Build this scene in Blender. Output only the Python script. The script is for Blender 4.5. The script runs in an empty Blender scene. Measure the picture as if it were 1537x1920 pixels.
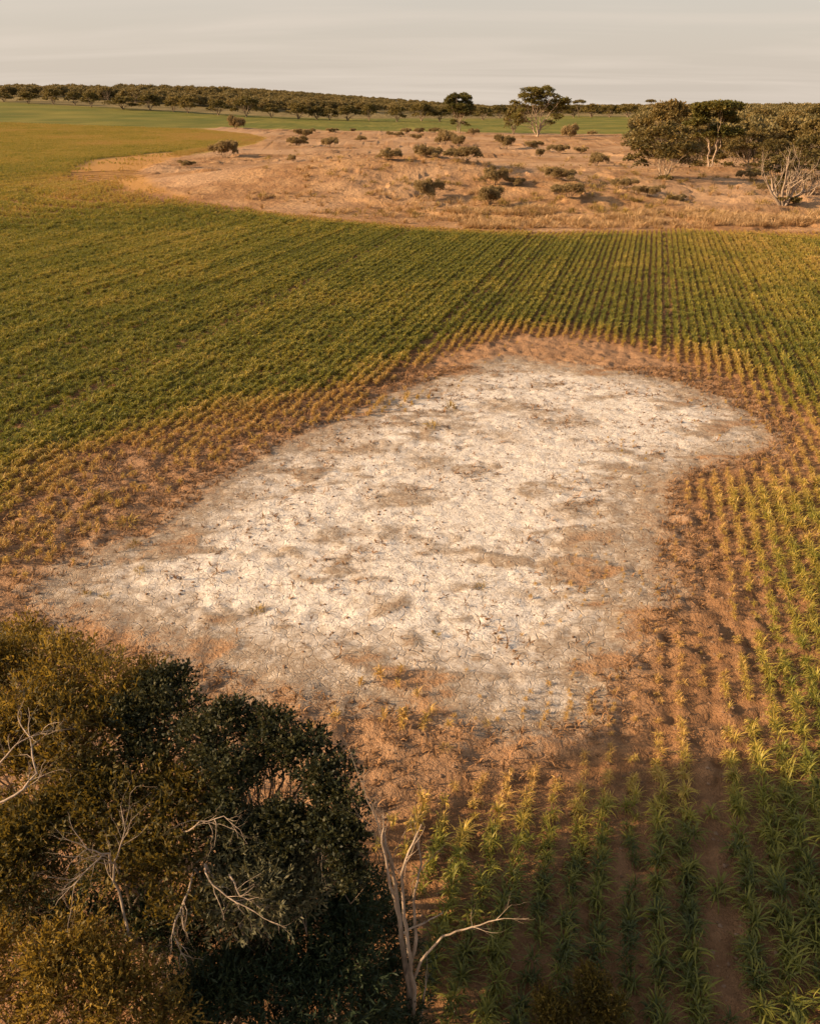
import bpy, math, random
import numpy as np

R_ = math.radians
scene = bpy.context.scene
COL = scene.collection

# ----------------------------------------------------------------- camera
H = 12.5
FPX = 1598.0
THETA = math.atan((960 - 198) / FPX)
CT, ST = math.cos(THETA), math.sin(THETA)
cam_d = bpy.data.cameras.new('camera')
cam_d.sensor_fit = 'VERTICAL'; cam_d.sensor_height = 24.0
cam_d.lens = FPX / 1920 * 24.0
cam_d.clip_start = 0.1; cam_d.clip_end = 20000
cam = bpy.data.objects.new('camera', cam_d); COL.objects.link(cam)
cam.location = (0, 0, H); cam.rotation_euler = (math.pi / 2 - THETA, 0, 0)
scene.camera = cam

# ----------------------------------------------------------------- sky, sun, exposure
SUN_EL, SUN_AZ = R_(21), R_(-101)          # azimuth measured from +Y towards +X
world = bpy.data.worlds.new('World'); scene.world = world; world.use_nodes = True
wn, wl = world.node_tree.nodes, world.node_tree.links
wn.clear()
w_out = wn.new('ShaderNodeOutputWorld'); w_bg = wn.new('ShaderNodeBackground')
w_sky = wn.new('ShaderNodeTexSky'); w_sky.sky_type = 'NISHITA'; w_sky.sun_disc = False
w_sky.sun_elevation = SUN_EL; w_sky.sun_rotation = SUN_AZ
w_sky.air_density = 1.0; w_sky.dust_density = 4.0; w_sky.ozone_density = 1.0
w_geo = wn.new('ShaderNodeTexCoord')
w_sep = wn.new('ShaderNodeSeparateXYZ'); wl.new(w_geo.outputs['Generated'], w_sep.inputs[0])
# direction -> point on a high cloud sheet
w_zz = wn.new('ShaderNodeMath'); w_zz.operation = 'ADD'; w_zz.inputs[1].default_value = 0.10
w_ab = wn.new('ShaderNodeMath'); w_ab.operation = 'ABSOLUTE'; wl.new(w_sep.outputs[2], w_ab.inputs[0])
wl.new(w_ab.outputs[0], w_zz.inputs[0])
w_div = wn.new('ShaderNodeVectorMath'); w_div.operation = 'DIVIDE'
w_cmb = wn.new('ShaderNodeCombineXYZ')
for i in range(3): wl.new(w_zz.outputs[0], w_cmb.inputs[i])
wl.new(w_geo.outputs['Generated'], w_div.inputs[0]); wl.new(w_cmb.outputs[0], w_div.inputs[1])
w_map = wn.new('ShaderNodeMapping'); w_map.inputs['Scale'].default_value = (0.30, 1.0, 1.0)
w_map.inputs['Rotation'].default_value = (0, 0, R_(-9))
wl.new(w_div.outputs[0], w_map.inputs['Vector'])
w_noi = wn.new('ShaderNodeTexNoise'); w_noi.inputs['Scale'].default_value = 1.3
w_noi.inputs['Detail'].default_value = 4; w_noi.inputs['Roughness'].default_value = 0.5
w_noi.inputs['Distortion'].default_value = 0.6
wl.new(w_map.outputs[0], w_noi.inputs['Vector'])
w_rmp = wn.new('ShaderNodeMapRange'); w_rmp.inputs[1].default_value = 0.40; w_rmp.inputs[2].default_value = 0.78
w_rmp.inputs[3].default_value = 0.80; w_rmp.inputs[4].default_value = 1.0
wl.new(w_noi.outputs['Fac'], w_rmp.inputs[0])
w_mix = wn.new('ShaderNodeMix'); w_mix.data_type = 'RGBA'
w_mix.inputs[7].default_value = (4.65, 4.02, 3.40, 1)     # thin veil of high cloud
w_up = wn.new('ShaderNodeMapRange'); w_up.inputs[1].default_value = 0.0; w_up.inputs[2].default_value = 0.55
w_up.inputs[3].default_value = 1.0; w_up.inputs[4].default_value = 0.35; wl.new(w_ab.outputs[0], w_up.inputs[0])
w_cov = wn.new('ShaderNodeMath'); w_cov.operation = 'MULTIPLY'; wl.new(w_rmp.outputs[0], w_cov.inputs[0]); wl.new(w_up.outputs[0], w_cov.inputs[1])
wl.new(w_cov.outputs[0], w_mix.inputs[0]); wl.new(w_sky.outputs[0], w_mix.inputs[6])
wl.new(w_mix.outputs[2], w_bg.inputs[0]); w_bg.inputs[1].default_value = 0.092
wl.new(w_bg.outputs[0], w_out.inputs[0])

sun_d = bpy.data.lights.new('sun', 'SUN'); sun_d.energy = 5.0; sun_d.angle = R_(0.6)
sun_d.color = (1.0, 0.69, 0.40)
sun = bpy.data.objects.new('sun', sun_d); COL.objects.link(sun)
sun.location = (-60, 20, 40)
# lamp points along -Z; aim it so that light comes from azimuth SUN_AZ at SUN_EL
sun.rotation_euler = (math.pi / 2 - SUN_EL, 0, math.pi - SUN_AZ)

vs = scene.view_settings
vs.view_transform = 'Standard'; vs.look = 'None'; vs.gamma = 1.0; vs.exposure = 0.88
vs.use_curve_mapping = False
scene.cycles.max_bounces = 4
scene.cycles.diffuse_bounces = 2
scene.cycles.transmission_bounces = 4
scene.cycles.use_denoising = True

# ----------------------------------------------------------------- numpy noise
def _hash(ix, iy, seed):
    h = (ix.astype(np.int64) * 374761393 + iy.astype(np.int64) * 668265263 + seed * 1442695041) & 0xFFFFFFFF
    h = ((h ^ (h >> 13)) * 1274126177) & 0xFFFFFFFF
    h = (h ^ (h >> 16)) & 0xFFFFFFFF
    return h / 4294967295.0
def vnoise(x, y, seed=0):
    ix, iy = np.floor(x), np.floor(y); fx, fy = x - ix, y - iy
    fx = fx * fx * (3 - 2 * fx); fy = fy * fy * (3 - 2 * fy)
    a = _hash(ix, iy, seed); b = _hash(ix + 1, iy, seed); c = _hash(ix, iy + 1, seed); d = _hash(ix + 1, iy + 1, seed)
    return (a + (b - a) * fx) * (1 - fy) + (c + (d - c) * fx) * fy
def fbm(x, y, seed=0, oct=4, rough=0.5):
    s = np.zeros_like(x); a = 1.0; t = 0.0
    for o in range(oct):
        s += a * vnoise(x * 2 ** o + 17.3 * o, y * 2 ** o - 9.1 * o, seed + o); t += a; a *= rough
    return s / t
def sstep(a, b, x):
    t = np.clip((x - a) / (b - a), 0, 1); return t * t * (3 - 2 * t)

# ----------------------------------------------------------------- lie of the land (large scale)
def h0(x, y):
    x = np.asarray(x, float); y = np.asarray(y, float)
    h = 27 * sstep(150, 1250, y) * sstep(-30, 430, -x + 0.10 * y)       # rising ground, far left
    h += 5.0 * sstep(200, 800, y) * sstep(60, 330, x)
    h += 5.2 * np.exp(-((x + 4) / 36) ** 2 - ((y - 142) / 16) ** 2)     # the dune
    h += 1.6 * np.exp(-((x - 42) / 32) ** 2 - ((y - 165) / 22) ** 2)
    h += 1.2 * np.exp(-((x + 34) / 16) ** 2 - ((y - 165) / 16) ** 2)
    h += 0.9 * np.exp(-((x - 22) / 12) ** 2 - ((y - 124) / 9) ** 2)
    return h

def ray(px, py):
    xc, yc = (px - 768.5) / FPX, (py - 960) / FPX
    return np.array([xc, CT - yc * ST, -ST - yc * CT])
_T = np.concatenate([np.linspace(4, 60, 120), np.geomspace(60.5, 5000, 900)])
def G(px, py):
    """where a line of sight meets the land"""
    d = ray(px, py)
    pz = H + d[2] * _T; g = pz - h0(d[0] * _T, d[1] * _T)
    k = np.argmax(g < 0)
    if g[k] >= 0: k = len(_T) - 1
    t = _T[k - 1] + (_T[k] - _T[k - 1]) * g[k - 1] / max(g[k - 1] - g[k], 1e-9)
    return np.array([d[0] * t, d[1] * t])
def at_z(px, py, z):
    d = ray(px, py); t = (z - H) / d[2]; return np.array([d[0] * t, d[1] * t, z])
def at_y(px, py, y):
    d = ray(px, py); t = y / d[1]; return np.array([d[0] * t, y, H + d[2] * t])
def proj(p):
    x, y, z = p[0], p[1], p[2] - H
    zc = y * CT - z * ST; up = y * ST + z * CT
    return 768.5 + FPX * x / zc, 960 - FPX * up / zc, zc
def gp(pts): return np.array([G(*p) for p in pts])

def sdist(poly, x, y):
    """signed distance to polygon, negative inside"""
    d2 = np.full(x.shape, 1e18); ins = np.zeros(x.shape, bool)
    n = len(poly)
    for i in range(n):
        ax, ay = poly[i]; bx, by = poly[(i + 1) % n]
        ex, ey = bx - ax, by - ay; L = ex * ex + ey * ey + 1e-12
        t = np.clip(((x - ax) * ex + (y - ay) * ey) / L, 0, 1)
        d2 = np.minimum(d2, (x - ax - t * ex) ** 2 + (y - ay - t * ey) ** 2)
        c = (ay > y) != (by > y)
        ins ^= c & (x < ex * (y - ay) / (ey if abs(ey) > 1e-12 else 1e-12) + ax)
    d = np.sqrt(d2); return np.where(ins, -d, d)

# ----------------------------------------------------------------- zones of the land
BARE = gp([(-220, 1080), (-60, 1030), (20, 985), (110, 915), (200, 860), (300, 828), (420, 792), (560, 757), (700, 726), (800, 690), (865, 655),
           (960, 632), (1060, 634), (1150, 650), (1230, 672), (1310, 702), (1400, 735), (1450, 775), (1480, 815), (1470, 862),
           (1400, 882), (1310, 884), (1250, 900), (1262, 940), (1290, 985), (1300, 1050), (1280, 1120), (1240, 1180), (1200, 1240),
           (1180, 1300), (1165, 1350), (1110, 1400), (1000, 1450), (860, 1475), (790, 1500), (740, 1545), (640, 1600), (300, 1640), (-100, 1640), (-400, 1500), (-420, 1250)])
SALT = gp([(90, 1110), (180, 1050), (300, 1000), (400, 930), (480, 870), (640, 790), (740, 740), (860, 700), (960, 676), (1100, 686),
           (1250, 716), (1340, 745), (1420, 795), (1425, 842), (1300, 868), (1235, 900), (1225, 970), (1205, 1040), (1205, 1120), (1170, 1200), (1110, 1260),
           (1060, 1320), (980, 1345), (860, 1325), (700, 1290), (560, 1280), (420, 1240), (270, 1190), (140, 1140)])
SAND = gp([(262, 320), (290, 350), (350, 370), (430, 385), (520, 397), (650, 411), (760, 421), (870, 429), (1000, 434), (1150, 432),
           (1300, 430), (1440, 434), (1560, 440), (1900, 452)])
SAND = np.vstack([SAND, [[260, 80], [420, 200], [420, 420], [250, 420]],
                  gp([(1400, 236), (1190, 252), (1000, 250), (850, 247), (640, 245), (500, 242), (420, 239), (370, 241), (470, 252), (500, 259), (478, 270), (400, 284), (320, 297)])])
TILL = gp([(130, 324), (180, 302), (250, 292), (320, 286), (345, 300), (300, 340), (340, 368), (250, 356), (180, 343)])
WOOD = gp([(-250, 184), (0, 191), (120, 197), (250, 204), (400, 213), (520, 219), (640, 223), (850, 222), (1050, 217), (1190, 219), (1260, 228)])
WOOD = np.vstack([[[-2500, WOOD[0, 1]]], WOOD, [[300, 330], [2500, 300], [2500, 9000], [-4000, 9000]]])
ROW_A = math.atan((1235 - 768.5) / FPX * CT)
ROW = 0.5
RS, RC = math.sin(ROW_A), math.cos(ROW_A)
def uv_rows(x, y): return x * RC - y * RS, x * RS + y * RC
PATCHES = [(G(*p), a, b) for p, a, b in [((790, 865), 1.5, 1.5), ((760, 925), 1.7, 1.0), ((1000, 922), .75, .7), ((1085, 955), 1.2, .9),
           ((1095, 1010), 1.2, 1.0), ((740, 1140), .65, .42), ((690, 1080), .6, .3), ((770, 1197), .45, .3), ((880, 1103), .4, .3), ((862, 1150), .4, .3),
           ((990, 1112), .9, .6), ((1010, 1055), .6, .4), ((545, 1180), .5, .3), ((480, 1140), .5, .3), ((1150, 870), 1.2, .7), ((860, 800), 1.3, 1.0),
           ((960, 765), 2.0, 1.2), ((1060, 790), 2.0, 1.2), ((930, 815), 1.6, .9), ((620, 985), .8, .4), ((520, 1035), .9, .4), ((860, 1000), .5, .3),
           ((700, 840), 1.4, .9), ((1120, 745), 1.5, .7), ((680, 1235), .6, .3), ((900, 1240), .5, .3)]]

def zones(x, y):
    n1 = fbm(x / 3.0, y / 3.0, 11, 4) - 0.5
    db = sdist(BARE, x, y) + 1.6 * n1
    ds = sdist(SALT, x, y)
    dd = sdist(SAND, x, y) + np.clip(y / 40, 0, 5) * n1
    dw = sdist(WOOD, x, y)
    return db, ds, dd, dw

def dryness(x, y, db, dd):
    big = fbm(x / 26.0 + 3, y / 40.0, 41, 4); mid = fbm(x / 5, y / 5, 42, 3); fine = fbm(x / 1.1, y / 1.1, 43, 2)
    right = sstep(-4, 6, x - 0.12 * y + 2)
    wid = 2.8 + 2.0 * right * sstep(20, 30, y) + 6 * (mid - .42)
    d = np.clip(.92 - np.maximum(db, -.3) / np.maximum(wid, .8), 0, 1.1)
    d = np.maximum(d, np.clip(0.95 - np.maximum(dd, 0) / (7 + 14 * sstep(-20, -60, x)), 0, 1) * 0.9)
    d = np.maximum(d, 0.75 * np.exp(-((x + 62) / 16) ** 2 - ((y - 172) / 22) ** 2))
    d = np.maximum(d, 0.40 * sstep(180, 240, y))
    d = d + .06 + 1.0 * np.clip(big - 0.47, -.08, 1) + 0.5 * (mid - 0.5) + 0.3 * (fine - 0.5) + .08 * sstep(45, 85, y)
    d = d + 0.14 * sstep(8, 14, x - .26 * y + 4) * sstep(24, 34, y)
    return np.clip(d, 0, 1)

def hmicro(x, y, db, ds, dd, dw):
    u, v = uv_rows(x, y)
    near = 1 - sstep(60, 110, y)
    bare = 1 - sstep(-1.5, 0.5, db)
    salt = 1 - sstep(-0.8, 1.6, ds)
    clod = (fbm(x / .62, y / .50, 5, 3, .65) - .5)
    cl2 = np.abs(fbm(x / .9, y / .55, 6, 3, .6) - .5)
    h = near * (salt * (0.085 * clod - 0.10 * np.maximum(0.06 - cl2, 0) / 0.06 * 0.4)
                + (1 - salt) * (0.26 * clod - 0.05 * np.maximum(.05 - cl2, 0) / .05))
    pit = fbm(x / .42 + 7, y / .34, 9, 2); h -= near * (1 - .55 * salt) * .085 * sstep(.60, .72, pit); h += near * (1 - salt) * .05 * sstep(.42, .30, pit)
    h += near * (1 - salt) * 0.022 * np.cos(u / ROW * 2 * math.pi) * (0.06 + 0.94 * (1 - bare))
    h += near * 0.10 * (fbm(x / 4, y / 4, 8, 2) - .5)
    sand = 1 - sstep(-3, 2, dd)
    rough = 0.35 + 1.0 * sstep(.45, .6, fbm(x / 22, y / 16, 51, 2))
    h += sand * rough * (0.8 * (fbm(x / 5.5, y / 3.2, 21, 4, .55) - .5) + 0.9 * (fbm(x / 14, y / 9, 22, 2) - .5))
    tr = np.hypot(x + 26, (y - 150) * 1.15); ta = 1 - sstep(-.5, .35, (x + 36) / 30)
    for q in (35, 40.5, 46, 51.5, 57, 62): h -= ta * .5 * np.exp(-((tr - q + 1.2 * (fbm(x / 9, y / 9, 95, 2) - .5)) / .8) ** 2)
    # little erosion steps
    t = fbm(x / 9 + 4, y / 5, 24, 3); h += sand * 0.40 * sstep(.50, .525, t) * sstep(.35, .55, rough - .3)
    return h

def ground_z(x, y):
    x = np.atleast_1d(np.asarray(x, float)); y = np.atleast_1d(np.asarray(y, float))
    return h0(x, y) + hmicro(x, y, *zones(x, y))

# ----------------------------------------------------------------- mesh helpers
def mesh_np(name, verts, faces, mats=(), attrs=None, smooth=False, matidx=None):
    """verts (n,3); faces (m,k) array, all the same size k"""
    me = bpy.data.meshes.new(name)
    verts = np.asarray(verts, np.float32); faces = np.asarray(faces, np.int32)
    n, (m, k) = len(verts), faces.shape
    me.vertices.add(n); me.vertices.foreach_set('co', verts.ravel())
    me.loops.add(m * k); me.loops.foreach_set('vertex_index', faces.ravel())
    me.polygons.add(m)
    me.polygons.foreach_set('loop_start', np.arange(0, m * k, k, dtype=np.int32))
    me.polygons.foreach_set('loop_total', np.full(m, k, np.int32))
    for mt in mats: me.materials.append(mt)
    if matidx is not None: me.polygons.foreach_set('material_index', np.asarray(matidx, np.int32))
    if smooth: me.polygons.foreach_set('use_smooth', np.ones(m, bool))
    me.update(calc_edges=True)
    for key, arr in (attrs or {}).items():
        a = me.attributes.new(key, 'FLOAT', 'POINT'); a.data.foreach_set('value', np.asarray(arr, np.float32))
    return me
def link(name, me, parent=None, loc=None, rot=None, scale=None):
    o = bpy.data.objects.new(name, me); COL.objects.link(o)
    if parent is not None: o.parent = parent
    if loc is not None: o.location = loc
    if rot is not None: o.rotation_euler = rot
    if scale is not None: o.scale = scale if hasattr(scale, '__len__') else (scale,) * 3
    return o
def tag(o, label=None, cat=None, group=None, kind=None):
    if label: o['label'] = label
    if cat: o['category'] = cat
    if group: o['group'] = group
    if kind: o['kind'] = kind
    return o

# ----------------------------------------------------------------- materials
def mat(name):
    m = bpy.data.materials.new(name); m.use_nodes = True
    nt = m.node_tree; nt.nodes.clear()
    out = nt.nodes.new('ShaderNodeOutputMaterial')
    return m, nt, out
class NB:
    def __init__(s, nt): s.nt = nt; s.n = nt.nodes; s.l = nt.links
    def put(s, sock, v):
        if hasattr(v, 'is_linked') or hasattr(v, 'links'): s.l.new(v, sock)
        else: sock.default_value = v
    def attr(s, name, typ='GEOMETRY'):
        a = s.n.new('ShaderNodeAttribute'); a.attribute_name = name; a.attribute_type = typ; return a.outputs['Fac']
    def math(s, op, a, b=0.0, clamp=False):
        m = s.n.new('ShaderNodeMath'); m.operation = op; m.use_clamp = clamp; s.put(m.inputs[0], a); s.put(m.inputs[1], b); return m.outputs[0]
    def rng(s, v, a, b, c=0.0, d=1.0, smooth=False):
        m = s.n.new('ShaderNodeMapRange'); m.interpolation_type = 'SMOOTHSTEP' if smooth else 'LINEAR'
        for i, q in enumerate((v, a, b, c, d)): s.put(m.inputs[i], q)
        return m.outputs[0]
    def mix(s, f, a, b, mode='MIX'):
        m = s.n.new('ShaderNodeMix'); m.data_type = 'RGBA'; m.blend_type = mode
        s.put(m.inputs[0], f); s.put(m.inputs[6], a); s.put(m.inputs[7], b); return m.outputs[2]
    def noise(s, vec, scale, detail=4, rough=.55, dist=0.0, lac=2.0):
        m = s.n.new('ShaderNodeTexNoise'); s.put(m.inputs['Vector'], vec)
        m.inputs['Scale'].default_value = scale; m.inputs['Detail'].default_value = detail
        m.inputs['Roughness'].default_value = rough; m.inputs['Distortion'].default_value = dist
        return m.outputs['Fac']
    def vor(s, vec, scale, feature='DISTANCE_TO_EDGE', rnd=1.0):
        m = s.n.new('ShaderNodeTexVoronoi'); m.feature = feature; s.put(m.inputs['Vector'], vec)
        m.inputs['Scale'].default_value = scale; m.inputs['Randomness'].default_value = rnd
        return m.outputs['Distance']
    def bump(s, h, strength, dist, normal=None):
        b = s.n.new('ShaderNodeBump'); b.inputs['Strength'].default_value = strength; b.inputs['Distance'].default_value = dist
        s.put(b.inputs['Height'], h)
        if normal is not None: s.put(b.inputs['Normal'], normal)
        return b.outputs[0]
    def bsdf(s, col, rough=.9, normal=None, spec=.2):
        p = s.n.new('ShaderNodeBsdfPrincipled'); s.put(p.inputs['Base Color'], col); p.inputs['Roughness'].default_value = rough
        p.inputs['Specular IOR Level'].default_value = spec
        if normal is not None: s.put(p.inputs['Normal'], normal)
        return p.outputs[0]
def rgb(*c): return (c[0], c[1], c[2], 1.0)

def leaf_mat(name, dark, mid, light, trans=.30, rough=.6, spec=.3):
    """tint attribute 0..1 runs dark -> mid -> light"""
    m, nt, out = mat(name); b = NB(nt)
    t = b.attr('tint')
    oi = nt.nodes.new('ShaderNodeObjectInfo')
    t = b.math('ADD', t, b.rng(oi.outputs['Random'], 0, 1, -.25, .25), True)
    c = b.mix(b.rng(t, 0, .5), rgb(*dark), rgb(*mid)); c = b.mix(b.rng(t, .5, 1), c, rgb(*light))
    pr = b.bsdf(c, rough, spec=spec)
    tr = nt.nodes.new('ShaderNodeBsdfTranslucent'); b.put(tr.inputs[0], b.mix(.5, c, rgb(light[0] * 1.2, light[1] * 1.1, light[2] * .6)))
    mx = nt.nodes.new('ShaderNodeMixShader'); mx.inputs[0].default_value = trans
    b.l.new(pr, mx.inputs[1]); b.l.new(tr.outputs[0], mx.inputs[2]); b.l.new(mx.outputs[0], out.inputs[0])
    return m
def bark_mat(name, a, c, scale=6):
    m, nt, out = mat(name); b = NB(nt)
    tc = nt.nodes.new('ShaderNodeTexCoord')
    mp = nt.nodes.new('ShaderNodeMapping'); mp.inputs['Scale'].default_value = (1, 1, .25); b.l.new(tc.outputs['Object'], mp.inputs[0])
    n = b.noise(mp.outputs[0], scale, 5, .65)
    col = b.mix(b.rng(n, .35, .65), rgb(*a), rgb(*c))
    b.l.new(b.bsdf(col, .85, b.bump(n, .5, .03)), out.inputs[0]); return m

# crop: colour runs from green to straw with dryness; near rows get painted shade
def crop_mat():
    m, nt, out = mat('crop_leaf'); b = NB(nt)
    dry = b.attr('dry', 'INSTANCER'); t = b.attr('tint'); oi = nt.nodes.new('ShaderNodeObjectInfo')
    d = b.math('ADD', dry, b.rng(t, 0, 1, -.30, .34)); d = b.math('ADD', d, b.rng(oi.outputs['Random'], 0, 1, -.12, .12))
    g = b.mix(oi.outputs['Random'], rgb(.165, .172, .022), rgb(.270, .245, .034))
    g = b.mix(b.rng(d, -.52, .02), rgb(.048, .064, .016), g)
    c = b.mix(b.rng(d, .15, .6), g, rgb(.46, .34, .058))
    c = b.mix(b.rng(d, .55, 1.0), c, rgb(.54, .33, .100))
    pr = b.bsdf(c, .5, spec=.35)
    tr = nt.nodes.new('ShaderNodeBsdfTranslucent'); b.put(tr.inputs[0], b.mix(.35, c, rgb(.22, .2, .02)))
    mx = nt.nodes.new('ShaderNodeMixShader'); mx.inputs[0].default_value = .32
    b.l.new(pr, mx.inputs[1]); b.l.new(tr.outputs[0], mx.inputs[2]); b.l.new(mx.outputs[0], out.inputs[0])
    return m
M_CROP = crop_mat()

def ground_mat():
    m, nt, out = mat('ground'); b = NB(nt)
    geo = nt.nodes.new('ShaderNodeNewGeometry'); P = geo.outputs['Position']
    salt, bare, sand, wood, dry, patch = [b.attr(k) for k in ('salt', 'bare', 'sand', 'wood', 'dry', 'patch')]
    n_f = b.noise(P, 9.0, 3, .7); n_m = b.noise(P, 2.2, 3, .62); n_l = b.attr('nl'); n_xl = b.attr('nxl')
    n_ff = b.noise(P, 34.0, 2, .7)
    warp = nt.nodes.new('ShaderNodeVectorMath'); warp.operation = 'MULTIPLY_ADD'
    nz = nt.nodes.new('ShaderNodeTexNoise'); nz.inputs['Scale'].default_value = 3.0; nz.inputs['Detail'].default_value = 1.0; b.put(nz.inputs['Vector'], P)
    b.put(warp.inputs[0], nz.outputs['Color']); warp.inputs[1].default_value = (.35, .35, .0); b.put(warp.inputs[2], P)
    v1 = b.vor(warp.outputs[0], 2.3); v2 = b.vor(warp.outputs[0], 7.0)
    # bare red-brown soil
    soil = b.mix(b.rng(n_m, .3, .7), rgb(.25, .130, .062), rgb(.38, .220, .115))
    soil = b.mix(b.math('MULTIPLY', b.rng(n_l, .35, .65), .55), soil, rgb(.235, .140, .080))
    soil = b.mix(b.rng(n_ff, .45, .75), soil, rgb(.45, .29, .17))
    soil = b.mix(b.math('MULTIPLY', b.rng(n_f, .55, .75), .6), soil, rgb(.13, .078, .045))
    # greyish, part salted soil
    grey = b.mix(b.rng(n_f, .35, .7), rgb(.27, .20, .14), rgb(.44, .36, .27))
    # white crust
    white = b.mix(b.rng(n_m, .25, .75), rgb(.57, .505, .43), rgb(.74, .68, .60))
    white = b.mix(b.math('MULTIPLY', b.rng(n_ff, .52, .72), .30), white, rgb(.46, .36, .26))
    # crust breaks up towards its edge and along cracks
    s = b.math('ADD', salt, b.math('MULTIPLY', b.math('SUBTRACT', n_l, .5), .5))
    s = b.math('ADD', s, b.math('MULTIPLY', b.math('SUBTRACT', n_m, .5), .75))
    s = b.math('ADD', s, b.math('MULTIPLY', b.math('SUBTRACT', n_f, .5), .45))
    s = b.math('SUBTRACT', s, b.math('MULTIPLY', patch, .50))
    s = b.math('MAXIMUM', s, b.rng(salt, .55, .95, 0, .44))
    c = b.mix(b.rng(s, .18, .52), soil, grey)
    c = b.mix(b.rng(s, .56, .98), c, white)
    crack = b.math('MAXIMUM', b.rng(v1, .0, .045, 1, 0), b.math('MULTIPLY', b.rng(v2, .0, .06, 1, 0), b.rng(n_l, .4, .65)))
    crack = b.math('MULTIPLY', crack, b.math('MULTIPLY', b.rng(n_f, .38, .6), b.rng(s, .2, .6)))
    c = b.mix(b.math('MULTIPLY', crack, .55), c, rgb(.20, .125, .075))
    fleck = b.rng(b.noise(P, 5.0, 3, .75), .56, .66)
    c = b.mix(b.math('MULTIPLY', fleck, b.math('MULTIPLY', b.rng(s, .3, .6), .6)), c, rgb(.24, .165, .10))
    # soil under the crop, turning to the crop's own cover in the far fields
    cam_d = nt.nodes.new('ShaderNodeSeparateXYZ'); b.put(cam_d.inputs[0], P)
    far = b.rng(cam_d.outputs[1], 150, 330)
    cover = b.mix(b.rng(n_xl, .3, .7), rgb(.125, .13, .024), rgb(.19, .165, .034))
    dry = b.math('MULTIPLY', dry, b.rng(cam_d.outputs[1], 330, 460, 1, .55))
    cover = b.mix(b.rng(dry, .35, .9), cover, rgb(.42, .31, .075))
    cover = b.mix(b.rng(n_l, .35, .65), cover, b.mix(.35, cover, rgb(.05, .07, .012)))
    under = b.mix(b.rng(n_m, .3, .7), rgb(.19, .098, .046), rgb(.30, .165, .080))
    crop = b.mix(far, under, cover)
    c = b.mix(bare, crop, c)
    till = b.attr('till')
    c = b.mix(till, c, b.mix(b.attr('track'), b.mix(b.rng(n_m, .3, .7), rgb(.34, .170, .052), rgb(.46, .26, .085)), rgb(.085, .042, .018)))  # dark arcs paint furrow shade along the tracks
    # sandy rise
    sd = b.mix(b.rng(n_l, .3, .7), rgb(.27, .148, .068), rgb(.40, .24, .118))
    sd = b.mix(b.rng(n_m, .5, .75), sd, rgb(.22, .118, .062))
    sd = b.mix(b.math('MULTIPLY', b.rng(n_xl, .45, .7), .5), sd, rgb(.46, .30, .18))
    c = b.mix(sand, c, sd)
    wd = b.mix(b.rng(n_l, .3, .7), rgb(.13, .10, .040), rgb(.24, .18, .075))
    c = b.mix(wood, c, wd)
    hgt = b.math('ADD', b.math('MULTIPLY', n_m, .5), b.math('MULTIPLY', n_f, .35))
    hgt = b.math('ADD', hgt, b.math('MULTIPLY', n_ff, .12))
    hgt = b.math('SUBTRACT', hgt, b.math('MULTIPLY', crack, .18))
    hgt = b.math('ADD', hgt, b.math('MULTIPLY', b.math('MULTIPLY', b.noise(P, .9, 3, .65), sand), 1.8))
    hgt = b.math('MULTIPLY', hgt, b.rng(s, .4, .8, 1, .5))
    nrm = b.bump(hgt, 1.0, .24)
    nrm2 = nrm
    b.l.new(b.bsdf(c, .95, nrm2, spec=.1), out.inputs[0])
    return m

# ----------------------------------------------------------------- the ground sheet
def axis_y():
    ys = [-400., -200, -100, -50, -25, -12, -5, 0, 3]
    y = 5.0
    while y < 46: ys.append(y); y += .14
    while y < 260: ys.append(y); y += max(.17, .0042 * y)
    while y < 9000: ys.append(y); y += .022 * y
    return np.array(ys)
def axis_x():
    xs = []; x = 0.07
    while x < 18: xs.append(x); x += .14
    while x < 100: xs.append(x); x += max(.17, .0085 * x)
    while x < 5000: xs.append(x); x += .06 * x
    xs = np.array(xs); return np.concatenate([-xs[::-1], xs])
X, Y = np.meshgrid(axis_x(), axis_y())
ny, nx = X.shape
x, y = X.ravel(), Y.ravel()
db, ds, dd, dw = zones(x, y)
z = h0(x, y) + hmicro(x, y, db, ds, dd, dw)
idx = np.arange(ny * nx).reshape(ny, nx)
F = np.stack([idx[:-1, :-1], idx[:-1, 1:], idx[1:, 1:], idx[1:, :-1]], -1).reshape(-1, 4)
patch = np.zeros_like(x)
wx, wy = x + 1.6 * (fbm(x / 1.1, y / 1.1, 71, 3) - .5), y + 1.3 * (fbm(x / 1.1, y / 1.1, 72, 3) - .5)
for (c, a, b_) in PATCHES:
    patch = np.maximum(patch, 1 - sstep(.05, 1.35, np.sqrt(((wx - c[0]) / a) ** 2 + ((wy - c[1]) / b_) ** 2)))
patch = np.maximum(patch * .9, .8 * sstep(.56, .70, fbm(x / 2.4, y / 1.3, 73, 4, .6)))
tr_ = np.hypot(x + 26, (y - 150) * 1.15) + 2.4 * (fbm(x / 9, y / 9, 95, 3) - .5)
track_shade = np.max([np.exp(-((tr_ - q) / 1.4) ** 2) for q in (35, 40.5, 46, 51.5, 57, 62)], 0) * sstep(.25, .5, fbm(x / 5, y / 5, 97, 3))  # mask for the furrow shade put into the soil colour
salt_a = np.where(ds < 0, .5 + np.minimum(-ds / 3.0, 1) * .5, np.maximum(.5 - ds / 3.4, 0))
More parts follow.
